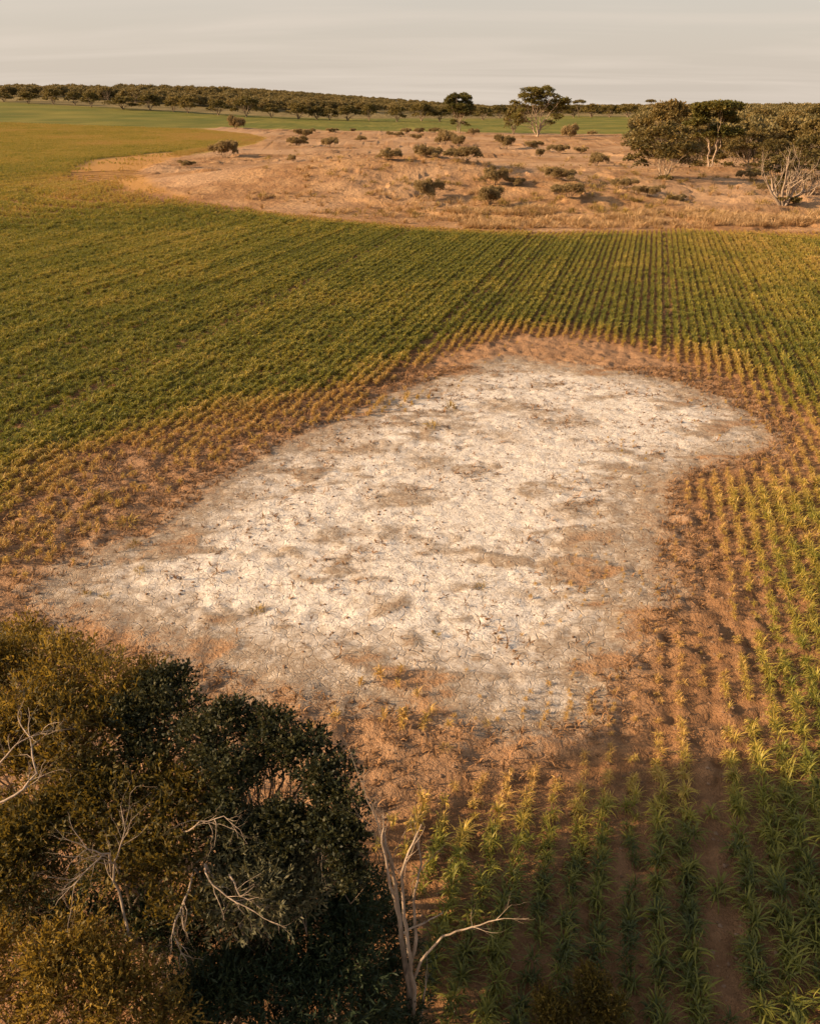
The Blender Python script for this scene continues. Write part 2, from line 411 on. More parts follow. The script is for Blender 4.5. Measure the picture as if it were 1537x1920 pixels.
gm = mesh_np('ground', np.stack([x, y, z], -1), F, [ground_mat()], dict(
    salt=salt_a, bare=1 - sstep(-.6, .9, db), sand=1 - sstep(-1.5, 1.5, dd), wood=1 - sstep(-6, 6, dw) ,
    dry=dryness(x, y, db, dd), patch=patch, track=track_shade, till=1 - sstep(-1.5, 3.5, sdist(TILL, x, y) + 7 * (fbm(x / 6, y / 6, 91, 3) - .5)), nl=.5 + (fbm(x / 2.6, y / 2.6, 81, 4, .6) - .5) * 1.2, nxl=.5 + (fbm(x / 18, y / 18, 82, 4) - .5) * 1.2), smooth=True)
tag(link('ground', gm), 'farmland with a white salt scald, red-brown soil and a sandy rise', 'ground', kind='structure')

# ----------------------------------------------------------------- scatter (for what nobody could count)
def scatter(name, protos, pts, rotz, scl, extra=None, tilt=None):
    me = bpy.data.meshes.new(name); n = len(pts)
    me.vertices.add(n); me.vertices.foreach_set('co', np.asarray(pts, np.float32).ravel())
    rot = np.zeros((n, 3), np.float32); rot[:, 2] = rotz
    if tilt is not None: rot[:, 0] = tilt[0]; rot[:, 1] = tilt[1]
    a = me.attributes.new('rot', 'FLOAT_VECTOR', 'POINT'); a.data.foreach_set('vector', rot.ravel())
    scl = np.asarray(scl, np.float32); scl = np.repeat(scl[:, None], 3, 1) if scl.ndim == 1 else scl
    a = me.attributes.new('scl', 'FLOAT_VECTOR', 'POINT'); a.data.foreach_set('vector', scl.ravel())
    rs = np.random.RandomState(len(name) + n)
    a = me.attributes.new('vid', 'INT', 'POINT'); a.data.foreach_set('value', rs.randint(0, len(protos), n).astype(np.int32))
    for k, v in (extra or {}).items():
        a = me.attributes.new(k, 'FLOAT', 'POINT'); a.data.foreach_set('value', np.asarray(v, np.float32))
    o = link(name, me)
    c = bpy.data.collections.new(name + '_kinds')
    for i, pm in enumerate(protos): c.objects.link(bpy.data.objects.new('%s_kind_%02d' % (name, i), pm))
    ng = bpy.data.node_groups.new(name, 'GeometryNodeTree')
    ng.interface.new_socket('Geometry', in_out='INPUT', socket_type='NodeSocketGeometry')
    ng.interface.new_socket('Geometry', in_out='OUTPUT', socket_type='NodeSocketGeometry')
    N, L = ng.nodes, ng.links
    gi, go = N.new('NodeGroupInput'), N.new('NodeGroupOutput')
    ip = N.new('GeometryNodeInstanceOnPoints'); ci = N.new('GeometryNodeCollectionInfo')
    ci.inputs['Collection'].default_value = c; ci.inputs['Separate Children'].default_value = True; ci.inputs['Reset Children'].default_value = True
    def na(nm, t):
        q = N.new('GeometryNodeInputNamedAttribute'); q.data_type = t; q.inputs['Name'].default_value = nm; return q.outputs['Attribute']
    L.new(gi.outputs[0], ip.inputs['Points']); L.new(ci.outputs[0], ip.inputs['Instance'])
    ip.inputs['Pick Instance'].default_value = True
    L.new(na('vid', 'INT'), ip.inputs['Instance Index']); L.new(na('rot', 'FLOAT_VECTOR'), ip.inputs['Rotation']); L.new(na('scl', 'FLOAT_VECTOR'), ip.inputs['Scale'])
    L.new(ip.outputs[0], go.inputs[0])
    md = o.modifiers.new('scatter', 'NODES'); md.node_group = ng
    return o

# ----------------------------------------------------------------- crop
def ribbons(rs, n, len_r, w_r, h_r, out_r, base_r=.03, seg=4, droop=1.0):
    """n strap leaves arching out from a stalk"""
    V, Fc, T = [], [], []
    for i in range(n):
        a = rs.uniform(0, 2 * math.pi); L = rs.uniform(*len_r); w = rs.uniform(*w_r); z0 = rs.uniform(*h_r); e = rs.uniform(*out_r)
        px, py, pz = base_r * math.cos(a), base_r * math.sin(a), z0
        dr = rs.uniform(*droop) if isinstance(droop, tuple) else droop; tw = rs.uniform(-.6, .6); tint = rs.uniform(0, 1); b0 = len(V)
        sx, sy = -math.sin(a), math.cos(a)
        for k in range(seg + 1):
            t = k / seg; ww = w * (1 - t) ** .6 * (.55 + .45 * min(1, t * 4)) + .0015
            V.append((px - sx * ww, py - sy * ww, pz - tw * ww)); V.append((px + sx * ww, py + sy * ww, pz + tw * ww)); T += [tint * .5 + .5 * t] * 2
            el = e - dr * t * 1.7
            px += L / seg * math.cos(el) * math.cos(a); py += L / seg * math.cos(el) * math.sin(a); pz += L / seg * math.sin(el)
            pz = max(pz, .01)
        for k in range(seg):
            q = b0 + 2 * k; Fc.append((q, q + 1, q + 3, q + 2))
    return V, Fc, T
crop_meshes = []
for s in range(6):
    rs = np.random.RandomState(100 + s); V, Fc, T = [], [], []
    for st in range(rs.randint(2, 4)):
        ox, oy = rs.uniform(-.09, .09, 2)
        v, f, t = ribbons(rs, 15, (.22, .48), (.009, .019), (.02, .28), (.35, 1.5), droop=(.5, 2.1))
        b0 = len(V); V += [(p[0] + ox, p[1] + oy, p[2]) for p in v]; Fc += [tuple(i + b0 for i in q) for q in f]; T += t
    crop_meshes.append(mesh_np('crop_plant', V, Fc, [M_CROP], dict(tint=T)))
# bushier, broader kind for the closed field further off
bush_meshes = []
for s in range(5):
    rs = np.random.RandomState(150 + s); V, Fc, T = [], [], []
    for st in range(4):
        ox, oy = rs.uniform(-.14, .14, 2)
        v, f, t = ribbons(rs, 9, (.20, .40), (.020, .038), (.03, .34), (.4, 1.4), seg=3)
        b0 = len(V); V += [(p[0] + ox, p[1] + oy, p[2]) for p in v]; Fc += [tuple(i + b0 for i in q) for q in f]; T += t
    V = [(p[0] * .74, p[1] * 1.2, p[2] * 1.12) for p in V]
    bush_meshes.append(mesh_np('crop_plant_far', V, Fc, [M_CROP], dict(tint=T)))

rs = np.random.RandomState(7)
def row_points(umin, umax, vmin, vmax, du, dv):
    u = np.arange(round(umin / ROW) * ROW, umax, du); v = np.arange(vmin, vmax, dv)
    U, Vv = np.meshgrid(u, v); U = U.ravel(); Vv = Vv.ravel()
    U = U + rs.normal(0, .042, U.shape); Vv = Vv + rs.uniform(-.5, .5, Vv.shape) * dv
    return U * RC + Vv * RS, -U * RS + Vv * RC
def in_view(x, y, m=.06):
    zc = y * CT + H * ST
    return (y > 1) & (np.abs(x) < zc * (768.5 / FPX + m) + 7)
x1, y1 = row_points(-110, 75, -2, 125, ROW, .17)
k = in_view(x1, y1); x1, y1 = x1[k], y1[k]
x2, y2 = row_points(-330, 80, 60, 420, ROW, .60)
k = in_view(x2, y2) & (y2 > 108 + rs.uniform(-22, 22, y2.shape)) & (x2 < 40); x2, y2 = x2[k], y2[k]
k = y1 <= 112 + rs.uniform(-22, 14, y1.shape); x1, y1 = x1[k], y1[k]
cx, cy = np.concatenate([x1, x2]), np.concatenate([y1, y2])
farflag = np.concatenate([np.zeros(len(x1)), np.ones(len(x2))])
cdb, cds, cdd, cdw = zones(cx, cy)
u_, v_ = uv_rows(cx, cy)
gapn = fbm(cx / 1.3, cy / 1.3, 61, 3); gapl = fbm(cx / 6, cy / 6, 62, 3)
rowi = np.round(u_ / ROW).astype(int); rowr = _hash(rowi, rowi * 0 + 3, 19)
# the right flank, beside the scald, stands thin and patchy
thin = np.exp(-((cx - 7.5) / 4.2) ** 2 - ((cy - 19) / 4.5) ** 2)
keep = np.where(cdb > 0, sstep(-.8, .6, cdb + 3.0 * (gapn - .5)), 0)
keep = np.where(cx > 0, np.where(cy < 26, keep * (1 - .45 * thin * (1 - sstep(1.0, 3.5, cdb))) * sstep(.20, .40, gapn + .06 + .12 * sstep(16, 11, cy)), keep), keep)
keep = np.maximum(keep, np.where((cdb > -4.5) & (cdb <= 0) & (cy > 15), .7 * sstep(.46, .66, gapl) * sstep(-4.5, -1, cdb) + .03, 0))
keep = np.where((cy < 16.5) & (np.abs(u_ - round(float(uv_rows(*G(1335, 1520))[0]) / ROW) * ROW) < .24), keep * .12, keep)   # the open furrow
tilled = sdist(TILL, cx, cy) + 7 * (gapl - .5)
keep = keep * np.maximum(sstep(-1.0, 4.0, tilled), .10 * (gapl > .5))
keep = np.where((cy < 22) & (cx > .2), keep * (.72 + .26 * sstep(.42, .58, gapl)), keep)
keep = keep * (cdd > .5) * (cdw > 2)
keep = np.where((rowi % 27 == 4) & (cy > 30), keep * .30, keep)          # sprayer wheel tracks
k = rs.uniform(0, 1, cx.shape) < keep
k &= ~((cx < 0.2) & (cy < 11.5) & (cx > -9))                         # the thicket stands here
rowr = rowr[k]; cx, cy, farflag, cdb, cdd = cx[k], cy[k], farflag[k], cdb[k], cdd[k]
cdw, cds = cdw[k], cds[k]
cz = h0(cx, cy) + hmicro(cx, cy, cdb, cds, cdd, cdw)
dry = dryness(cx, cy, cdb, cdd)
dry = np.where(cx > .2, dry - .30 * sstep(19, 12, cy) * (1 - dry), dry) + rs.normal(0, .06, cx.shape)  # lowers dry in near rows: foreground shade put into the leaf colour
size = (np.where(cx < 1, .70, .36) + np.where(cx < 1, .30, .64) * sstep(-1.0, 3.6, cdb + 2 * (gapn[k] - .5))) * (1 - .35 * thin[k]) * rs.uniform(.78, 1.18, cx.shape) * (0.55 + .45 * sstep(.5, 6, cdd))
size = np.where(farflag > 0, size * 1.25, size) * (.84 + .32 * rowr)
dry = dry + .22 * (rowr - .5) + .34 * np.where(cx > 1, np.exp(-((cy - 20) / 6) ** 2), 0) * (1 - sstep(3, 9, cdb))
size *= np.where(cy < 40, 1.0 + .16 * sstep(30, 14, cy), 1.0)
size *= np.where(farflag > 0, .84, np.where(cy > 30, .74, .73))
rz = np.where((cy > 34) | (cx < 1), -ROW_A + rs.normal(0, .25, cx.shape) + math.pi * rs.randint(0, 2, cx.shape), rs.uniform(0, 6.283, cx.shape))
# the plants that show largest stand as things of their own
zc = cy * CT + H * ST
ppx = 768.5 + FPX * cx / zc; ppy = 960 - FPX * (cy * ST - H * CT) / zc
show = np.where((ppx > -10) & (ppx < 1547) & (ppy < 1960) & (farflag == 0), size / zc, 0)
show = np.where(cx > .2, show, 0)
order = np.argsort(-show)[:300]
single = np.zeros(len(cx), bool); single[order] = True
U_OPEN = round(float(uv_rows(*G(1335, 1520))[0]) / ROW)
ORDS = ('first second third fourth fifth sixth seventh eighth ninth tenth eleventh twelfth thirteenth fourteenth fifteenth sixteenth seventeenth eighteenth nineteenth twentieth').split()
ORDS += ['twenty-' + q for q in ORDS[:9]] + ['thirtieth'] + ['thirty-' + q for q in ORDS[:9]] + ['fortieth'] + ['forty-' + q for q in ORDS[:9]] + ['fiftieth']
cu, cv = uv_rows(cx, cy); crow = np.round(cu / ROW).astype(int) - U_OPEN
pos = {}
for i in sorted(order, key=lambda i: cv[i]):
    k_ = int(crow[i]); pos[k_] = pos.get(k_, 0) + 1
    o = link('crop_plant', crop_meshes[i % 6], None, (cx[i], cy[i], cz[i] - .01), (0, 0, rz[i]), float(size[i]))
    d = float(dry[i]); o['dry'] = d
    row = 'within the open furrow' if k_ == 0 else 'in the %s row %s of the open furrow' % (ORDS[abs(k_) - 1], 'left' if k_ < 0 else 'right')
    tag(o, '%s crop plant, %s from the bottom %s' % ('straw-coloured' if d > .55 else 'yellowing' if d > .3 else 'green', ORDS[pos[k_] - 1], row), 'crop plant', 'crop plants in the foreground rows')
r = ~single & (farflag == 0) & (cx + rs.normal(0, 1.5, cx.shape) > 1.0) & (cy + rs.normal(0, 6, cx.shape) < 36)
q = ~single & ~r
def P3(m): return np.stack([cx[m], cy[m], cz[m] - .01], -1)
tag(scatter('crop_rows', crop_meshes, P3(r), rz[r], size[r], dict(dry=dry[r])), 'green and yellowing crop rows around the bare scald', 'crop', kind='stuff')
tag(scatter('crop_field', bush_meshes, P3(q), rz[q], size[q], dict(dry=dry[q])), 'dense green crop field stretching back to the sandy rise', 'crop', kind='stuff')
print('crop', len(order), r.sum(), q.sum(), 'till', G(215, 328), np.hypot(G(215, 328)[0] + 26, (G(215, 328)[1] - 150) * 1.15))

# ----------------------------------------------------------------- woody plants
class Wood:
    def __init__(s): s.V = []; s.F = []; s.n = 0
    def tube(s, pts, rad, sides=5):
        pts = np.asarray(pts, float); n = len(pts); rad = np.asarray(rad, float)
        d = np.gradient(pts, axis=0); d /= np.linalg.norm(d, axis=1)[:, None] + 1e-9
        ref = np.array([.31, .77, .11]); a = np.cross(d, ref); a /= np.linalg.norm(a, axis=1)[:, None] + 1e-9; b = np.cross(d, a)
        ang = np.arange(sides) * 2 * math.pi / sides
        ring = pts[:, None] + rad[:, None, None] * (np.cos(ang)[None, :, None] * a[:, None] + np.sin(ang)[None, :, None] * b[:, None])
        s.V.append(ring.reshape(-1, 3))
        i = np.arange((n - 1) * sides).reshape(n - 1, sides) + s.n; j = np.roll(i, -1, 1)
        s.F.append(np.stack([i, j, j + sides, i + sides], -1).reshape(-1, 4)); s.n += n * sides
    def mesh(s, name, m): return mesh_np(name, np.vstack(s.V), np.vstack(s.F), [m], smooth=True)
def curve(p, q, bend, rs, n=6, wob=.04):
    """a bowed path from p to q; bend pulls the middle"""
    p, q = np.asarray(p, float), np.asarray(q, float); t = np.linspace(0, 1, n)[:, None]
    m = (p + q) / 2 + np.asarray(bend); L = np.linalg.norm(q - p)
    c = (1 - t) ** 2 * p + 2 * t * (1 - t) * m + t ** 2 * q
    j = rs.normal(0, wob * L, (n, 3)); j[0] = j[-1] = 0
    return c + j
def unit(v): return v / (np.linalg.norm(v, axis=-1, keepdims=True) + 1e-9)

def subdivide(clumps, rs, k):
    out = []
    for c in np.asarray(clumps, float):
        for j in range(k):
            d = unit(rs.normal(size=3)); d[2] = abs(d[2]) * .9 - .25; f = rs.uniform(.36, .58)
            out.append((*(c[:3] + d * c[3:6] * .66), *(c[3:6] * f)))
    return np.array(out)
def leaf_mesh(name, clumps, rs, m, n_twig, n_leaf, L, W, out=.7, up=.35, rnd=.6, shell=.45, twig=.25, jit=.18, sub=4, align=.7):
    """clumps: (x,y,z,rx,ry,rz). every twig carries n_leaf leaves"""
    C = subdivide(clumps, rs, sub); wt = (C[:, 3] * C[:, 4]) ** .9; wt /= wt.sum()
    cnt = np.maximum(1, (wt * n_twig)).astype(int)
    ci = np.repeat(np.arange(len(C)), cnt); n = len(ci)
    d = unit(rs.normal(size=(n, 3))); d[:, 2] = np.where(d[:, 2] < -.35, -d[:, 2] * .6, d[:, 2])
    rr = shell + (1 - shell) * rs.uniform(0, 1, n) ** .7
    lump = 1 + .35 * (vnoise(d[:, 0] * 2.2 + ci * 3.1, d[:, 1] * 2.2 + d[:, 2] * 1.7, 5) - .5) * 2
    pos = C[ci, :3] + d * C[ci, 3:6] * (rr * lump)[:, None]
    ax = unit(d * out + np.array([0, 0, up]) + rnd * rs.normal(size=(n, 3)))
    ct = rs.uniform(.25, .75, len(C))
    k = n_leaf
    ti = np.repeat(np.arange(n), k); t = np.tile(np.arange(k) / max(k - 1, 1), n)
    base = pos[ti] + ax[ti] * (t * twig)[:, None]
    la = unit(ax[ti] * align + rs.normal(0, .5, (n * k, 3)))
    sd = unit(np.cross(la, rs.normal(size=(n * k, 3))))
    ll = (L * rs.uniform(.65, 1.25, n * k))[:, None]; ww = (W * rs.uniform(.7, 1.2, n * k))[:, None]
    v = np.stack([base, base + la * ll * .5 + sd * ww, base + la * ll, base + la * ll * .5 - sd * ww], 1).reshape(-1, 3)
    f = np.arange(n * k * 4).reshape(-1, 4)
    tint = np.clip(ct[ci][ti] + rs.normal(0, jit, n)[ti] + rs.normal(0, .12, n * k), 0, 1)
    return mesh_np(name, v, f, [m], dict(tint=np.repeat(tint, 4)))

def build_wood(clumps, rs, m, base=(0, 0, 0), stems=3, r0=.3, fork=.45, twigs=3, sides=6, lean=.25, name='trunk'):
    C = np.asarray(clumps, float); base = np.asarray(base, float)
    w = Wood(); az = np.arctan2(C[:, 1] - base[1], C[:, 0] - base[0])
    grp = np.argsort(np.argsort(az)) * stems // len(C)
    for g in range(stems):
        K = C[grp == g]
        if len(K) == 0: continue
        cen = K[:, :3].mean(0); top = base + (cen - base) * fork
        top[:2] = base[:2] + (cen - base)[:2] * fork * .75
        b0 = base + np.array([math.cos(g * 2.4), math.sin(g * 2.4), 0]) * r0 * (.55 if stems > 1 else 0); b0[2] -= .25
        rs_ = r0 * (1 if stems == 1 else .72)
        P = curve(b0, top, (cen - base) * np.array([lean, lean, -.05]) * .35, rs, 7, .02)
        w.tube(P, np.linspace(rs_, rs_ * .62, 7) * np.array([1.35, 1.05, 1, 1, 1, 1, 1]), sides)
        for c in K:
            L = np.linalg.norm(c[:3] - top)
            k = rs.randint(3, 7); s0 = P[k] if k < 6 else top
            Q = curve(s0, c[:3], np.array([0, 0, -.12 * L]), rs, 6, .03)
            rb = rs_ * .55 * min(1, .35 + c[3] / (C[:, 3].max() + 1e-9) * .5)
            w.tube(Q, np.linspace(rb, rb * .3, 6), max(4, sides - 1))
            for j in range(twigs):
                e = c[:3] + unit(rs.normal(size=3) + np.array([0, 0, .5])) * c[3:6] * rs.uniform(.6, 1.0)
                q = Q[rs.randint(2, 6)]
                w.tube(curve(q, e, rs.normal(0, .05, 3) * c[3], rs, 4, .05), np.linspace(rb * .3, rb * .08, 4), 4)
    return w.mesh(name, m)

BK_PALE = bark_mat('pale_bark', (.24, .17, .11), (.50, .38, .27))
BK_GREY = bark_mat('grey_bark', (.14, .10, .07), (.30, .22, .155))
BK_DEAD = bark_mat('dead_wood', (.20, .15, .105), (.40, .31, .23), 9)
LF_GUM = leaf_mat('gum_leaf', (.065, .070, .018), (.140, .125, .030), (.24, .185, .046), .28)
LF_MALLEE = leaf_mat('mallee_leaf', (.070, .060, .018), (.140, .105, .030), (.23, .155, .046), .25)
LF_FAR = leaf_mat('woodland_leaf', (.095, .082, .032), (.175, .138, .050), (.26, .190, .070), .25)
LF_LINE = leaf_mat('treeline_leaf', (.075, .066, .020), (.145, .115, .032), (.23, .165, .046), .28)
LF_SHRUB = leaf_mat('saltbush_leaf', (.17, .125, .060), (.27, .20, .098), (.38, .28, .145), .3, .8, .1)

def thing(name, loc, label, cat, group=None, rz=0.0, scale=(1, 1, 1)):
    o = bpy.data.objects.new(name, None); COL.objects.link(o); o.empty_display_size = .3
    o.location = loc; o.rotation_euler = (0, 0, rz); o.scale = scale
    return tag(o, label, cat, group)
def dome(rs, n, R, h, low=.45, r=(.9, 1.4), flat=.6, inner=.15, skirt=(.5, 1.0)):
    """clumps that make an umbrella crown of radius R and top h"""
    out = []
    for i in range(n):
        a = 2.399 * i + rs.uniform(-.4, .4); q = math.sqrt((i + .5) / n) * (1 - inner) + inner * rs.uniform(0, 1)
        rr = rs.uniform(*r); zz = h - rr * flat - (h * (1 - low)) * q ** 2.2 * rs.uniform(*skirt)
        out.append((R * q * math.cos(a), R * q * math.sin(a), zz, rr, rr, rr * flat))
    return out
# kinds of tree, built once: (trunk mesh, crown mesh, height, width)
KIND = {}
def kind(key, clumps, rs, lm, bm, nt, nl, L, W, stems, r0, fork, sub=4, **kw):
    tr = build_wood(clumps, rs, bm, stems=stems, r0=r0, fork=fork, **kw)
    cr = leaf_mesh('crown', clumps, rs, lm, nt, nl, L, W, twig=L * .9, sub=sub)
    C = np.array(clumps)
    KIND[key] = (tr, cr, float((C[:, 2] + C[:, 5]).max()), float(2 * np.sqrt(((C[:, :2]) ** 2).sum(1)).max() + C[:, 3].mean() * 1.2))
for i in range(4):       # spreading mallee of the grove
    rs = np.random.RandomState(300 + i)
    kind('mallee%d' % i, dome(rs, 30, 3.6, 7.0, .06, (.75, 1.3), .62, skirt=(.55, 1.15)), rs, LF_MALLEE, BK_PALE, 1900, 5, .34, .085, 5, .13, .42, twigs=4, sides=5)
for i in range(4):       # round trees of the far line
    rs = np.random.RandomState(330 + i)
    kind('round%d' % i, dome(rs, 15, 3.4, 7.0, .22, (1.2, 1.7), .72), rs, LF_LINE, BK_GREY, 800, 5, .5, .15, 3, .24, .4, twigs=1, sides=5)
for i in range(2):       # flat-topped trees over the skyline
    rs = np.random.RandomState(350 + i)
    kind('flat%d' % i, dome(rs, 12, 4.6, 8.5, .86, (1.2, 1.7), .38), rs, LF_FAR, BK_GREY, 600, 5, .5, .15, 3, .2, .55, twigs=1, sides=5)
for i in range(4):       # woodland mass
    rs = np.random.RandomState(370 + i)
    kind('wood%d' % i, dome(rs, 11, 3.9, 7.0, .25, (1.4, 2.1), .7), rs, LF_FAR, BK_GREY, 420, 4, .75, .24, 2, .22, .35, twigs=0, sides=4)
for i in range(4):       # low shrubs of the sandy rise
    rs = np.random.RandomState(390 + i)
    cl = [(rs.normal(0, .42), rs.normal(0, .42), rs.uniform(.28, .62), rs.uniform(.28, .5), rs.uniform(.28, .5), rs.uniform(.25, .42)) for _ in range(13)]
    kind('shrub%d' % i, cl, rs, LF_SHRUB, BK_GREY, 2400, 5, .10, .022, 5, .04, .4, twigs=2, sides=4, sub=2)
    tr, cr, h_, w_ = KIND['shrub%d' % i]; KIND['shrub%d' % i] = (tr, cr, .95, 2.1)

# the two big gums by the green strip, crowns laid out as they grow (x, depth, height, radius in parts of the height)
def gum(key, spec, seed, h, stems, r0, fork):
    rs = np.random.RandomState(seed)
    cl = [(a * h, (rs.uniform(-.16, .16) if i % 3 else 0) * h, b * h, r * h * 1.3, r * h * 1.3, r * h * .95) for i, (a, b, r) in enumerate(spec)]
    kind(key, cl, rs, LF_GUM, BK_PALE, 4200, 6, .5, .15, stems, r0, fork, twigs=3, sides=6)
gum('gum_big', [(-.25, .80, .11), (-.14, .90, .13), (-.02, .93, .13), (.10, .92, .12), (.17, .83, .10), (.32, .72, .13), (.40, .64, .12), (.42, .54, .10), (.28, .60, .10),
                (-.40, .68, .06), (-.32, .66, .06), (-.08, .72, .09), (.05, .76, .08), (-.20, .58, .09), (.02, .55, .09), (.16, .52, .09), (.28, .43, .08), (.36, .36, .05),
                (-.30, .42, .10), (-.38, .36, .08), (-.24, .30, .08), (.18, .30, .05), (.24, .26, .05), (-.15, .80, .11), (.02, .84, .11), (.20, .70, .12), (-.05, .64, .09), (.34, .62, .10), (.10, .64, .09), (-.30, .50, .09), (-.18, .70, .09)], 501, 20, 4, .42, .42)
gum('gum_tall', [(-.22, .84, .13), (-.08, .92, .14), (.08, .92, .14), (.18, .84, .11), (.02, .78, .10), (-.20, .70, .09), (.26, .64, .11), (.30, .56, .09), (.10, .62, .09), (-.12, .56, .09), (.22, .48, .09),
                 (.0, .45, .07), (-.10, .30, .06), (.12, .24, .05), (.20, .20, .04), (-.14, .22, .05), (-.16, .64, .12), (.05, .68, .13), (.16, .74, .12), (-.05, .56, .11), (.14, .54, .10), (-.22, .76, .11), (-.02, .40, .08)], 502, 17, 2, .32, .5)
gum('gum_slim', [(-.18, .88, .13), (.0, .94, .12), (.14, .92, .12), (.10, .80, .09), (-.10, .78, .10), (.20, .72, .08), (-.2, .66, .10), (.1, .6, .1), (-.05, .5, .1), (.22, .5, .1)], 503, 14, 2, .2, .55)

TREE_N = [0]
def put_tree(key, name, px, base_py, top_py, width_px, label, cat='tree', group=None, ydist=None):
    tr, cr, h, wd = KIND[key]
    if ydist is None: g = G(px, base_py)
    else: g = np.array([ray(px, 200)[0] / ray(px, 200)[1] * ydist, ydist])
    z = float(ground_z(g[0], g[1])[0])
    ztop = at_y(px, top_py, g[1])[2]; zc = proj((g[0], g[1], z))[2]
    sh = max(.15, (ztop - z) / h); sw = max(.12, width_px * zc / FPX / wd)
    if cat == 'shrub': sh = max(sh, .8 * sw)
    TREE_N[0] += 1
    bespoke = key.startswith('gum')
    t = thing(name, (g[0], g[1], z), label, cat, group, 0 if bespoke else TREE_N[0] * 2.1, (sw, sw, sh))
    link('trunk' if cat == 'tree' else 'stem', tr, t); link('crown' if cat == 'tree' else 'foliage', cr, t)
    return t

put_tree('gum_big', 'gum_tree', 1006, 256, 158, 112, 'largest gum tree with spreading umbrella crown, standing by the green strip')
put_tree('gum_tall', 'gum_tree', 859, 250, 173, 62, 'upright gum tree with rounded crown, standing alone before the far field')
put_tree('round1', 'small_tree', 962, 252, 192, 44, 'small drooping olive tree just beside the largest gum')
GR = 'trees of the grove on the sandy rise'
for key, nm, px, b, t, w_, lb in [
    ('mallee0', 'mallee_tree', 1243, 334, 228, 150, 'spreading multi-stemmed mallee at the front edge of the grove'),
    ('mallee1', 'mallee_tree', 1306, 318, 236, 92, 'dark dense mallee just behind the front edge tree'),
    ('gum_slim', 'slim_gum_tree', 1328, 322, 186, 96, 'tall slim gum with a white trunk rising above the grove'),
    ('mallee2', 'mallee_tree', 1244, 300, 190, 128, 'broad flat-crowned mallee at the back of the grove beside the open sand'),
    ('mallee3', 'mallee_tree', 1372, 312, 248, 84, 'dark low mallee shading the sand in the middle of the grove'),
    ('mallee0', 'mallee_tree', 1402, 316, 240, 98, 'mallee with a visible leaning trunk behind the pale dead tree'),
    ('mallee1', 'mallee_tree', 1512, 368, 252, 150, 'big drooping mallee behind the pale dead tree at the picture edge'),
    ('mallee2', 'mallee_tree', 1448, 322, 262, 90, 'rounded mallee between the leaning trunk and the dead tree'),
    ('mallee3', 'mallee_tree', 1530, 312, 222, 110, 'mallee reaching out of the frame above the drooping one'),
    ('mallee0', 'mallee_tree', 1456, 296, 218, 104, 'wide mallee crown in the middle of the wooded slope'),
    ('mallee1', 'mallee_tree', 1392, 284, 214, 84, 'smaller mallee crown next to the tall slim gum'),
    ('mallee2', 'mallee_tree', 1350, 296, 232, 70, 'mallee half hidden behind the slim gum trunk'),
    ('mallee3', 'mallee_tree', 1478, 276, 208, 84, 'mallee high on the wooded slope below the skyline'),
    ('mallee1', 'mallee_tree', 1290, 288, 206, 80, 'mallee filling the gap between the flat crown and slim gum'),
    ('mallee2', 'mallee_tree', 1424, 262, 205, 70, 'small far mallee crown near the skyline of the wooded slope'),
    ('mallee0', 'mallee_tree', 1522, 266, 196, 84, 'tallest far mallee crown breaking the skyline at the picture edge'),
]: put_tree(key, nm, px, b, t, w_, lb, group=GR)
ORD = 'first second third fourth fifth sixth seventh eighth ninth tenth eleventh twelfth thirteenth fourteenth fifteenth sixteenth seventeenth eighteenth nineteenth twentieth'.split()
line = [(8, 191, 168, 34), (54, 194, 169, 42), (101, 196, 170, 46), (141, 197, 174, 42), (172, 201, 175, 40), (231, 205, 175, 58), (282, 207, 177, 46), (326, 210, 181, 40), (353, 212, 183, 46),
        (410, 216, 179, 42), (462, 219, 184, 52), (509, 221, 191, 36), (560, 223, 193, 46), (594, 224, 194, 36), (618, 225, 196, 34), (652, 226, 194, 62), (692, 226, 198, 38), (744, 228, 199, 34), (790, 227, 197, 44), (824, 228, 202, 34)]
rs = np.random.RandomState(444)
for i, (px, b, t, w_) in enumerate(line):
    t += rs.uniform(-5, 7); w_ *= rs.uniform(.72, 1.15)
    put_tree('round%d' % (i % 4), 'field_tree', px, b, t, w_, 'round dark tree, %s from the left end of the treeline behind the fields' % ORD[i], group='treeline behind the fields')
for i, (px, b, t, w_) in enumerate([(905, 225, 200, 42), (936, 222, 197, 40), (1075, 220, 196, 44), (1108, 220, 194, 46), (1142, 220, 197, 40), (1176, 220, 195, 44)]):
    put_tree('round%d' % ((i + 2) % 4), 'field_tree', px, b, t, w_, ['brownish tree between the upright gum and the largest gum, nearer the upright one', 'brownish tree between the two big gums, nearer the largest gum',
             'far tree nearest beyond the largest gum, behind the green strip', 'second far tree past the largest gum, behind the green strip',
             'third far tree past the largest gum, behind the green strip', 'far tree behind the green strip, next to the grove'][i], group='far trees behind the green strip')
for i, (px, t, w_) in enumerate([(203, 164, 26), (256, 167, 26), (410, 180, 26), (459, 180, 24), (512, 186, 22), (582, 183, 32), (608, 184, 24), (1086, 188, 26), (1218, 187, 22)]):
    put_tree('flat%d' % (i % 2), 'flat_topped_tree', px, 0, t, w_, 'flat-topped tree poking above the skyline, %s from the left' % ORD[i], group='flat-topped skyline trees', ydist=760 + 25 * i)

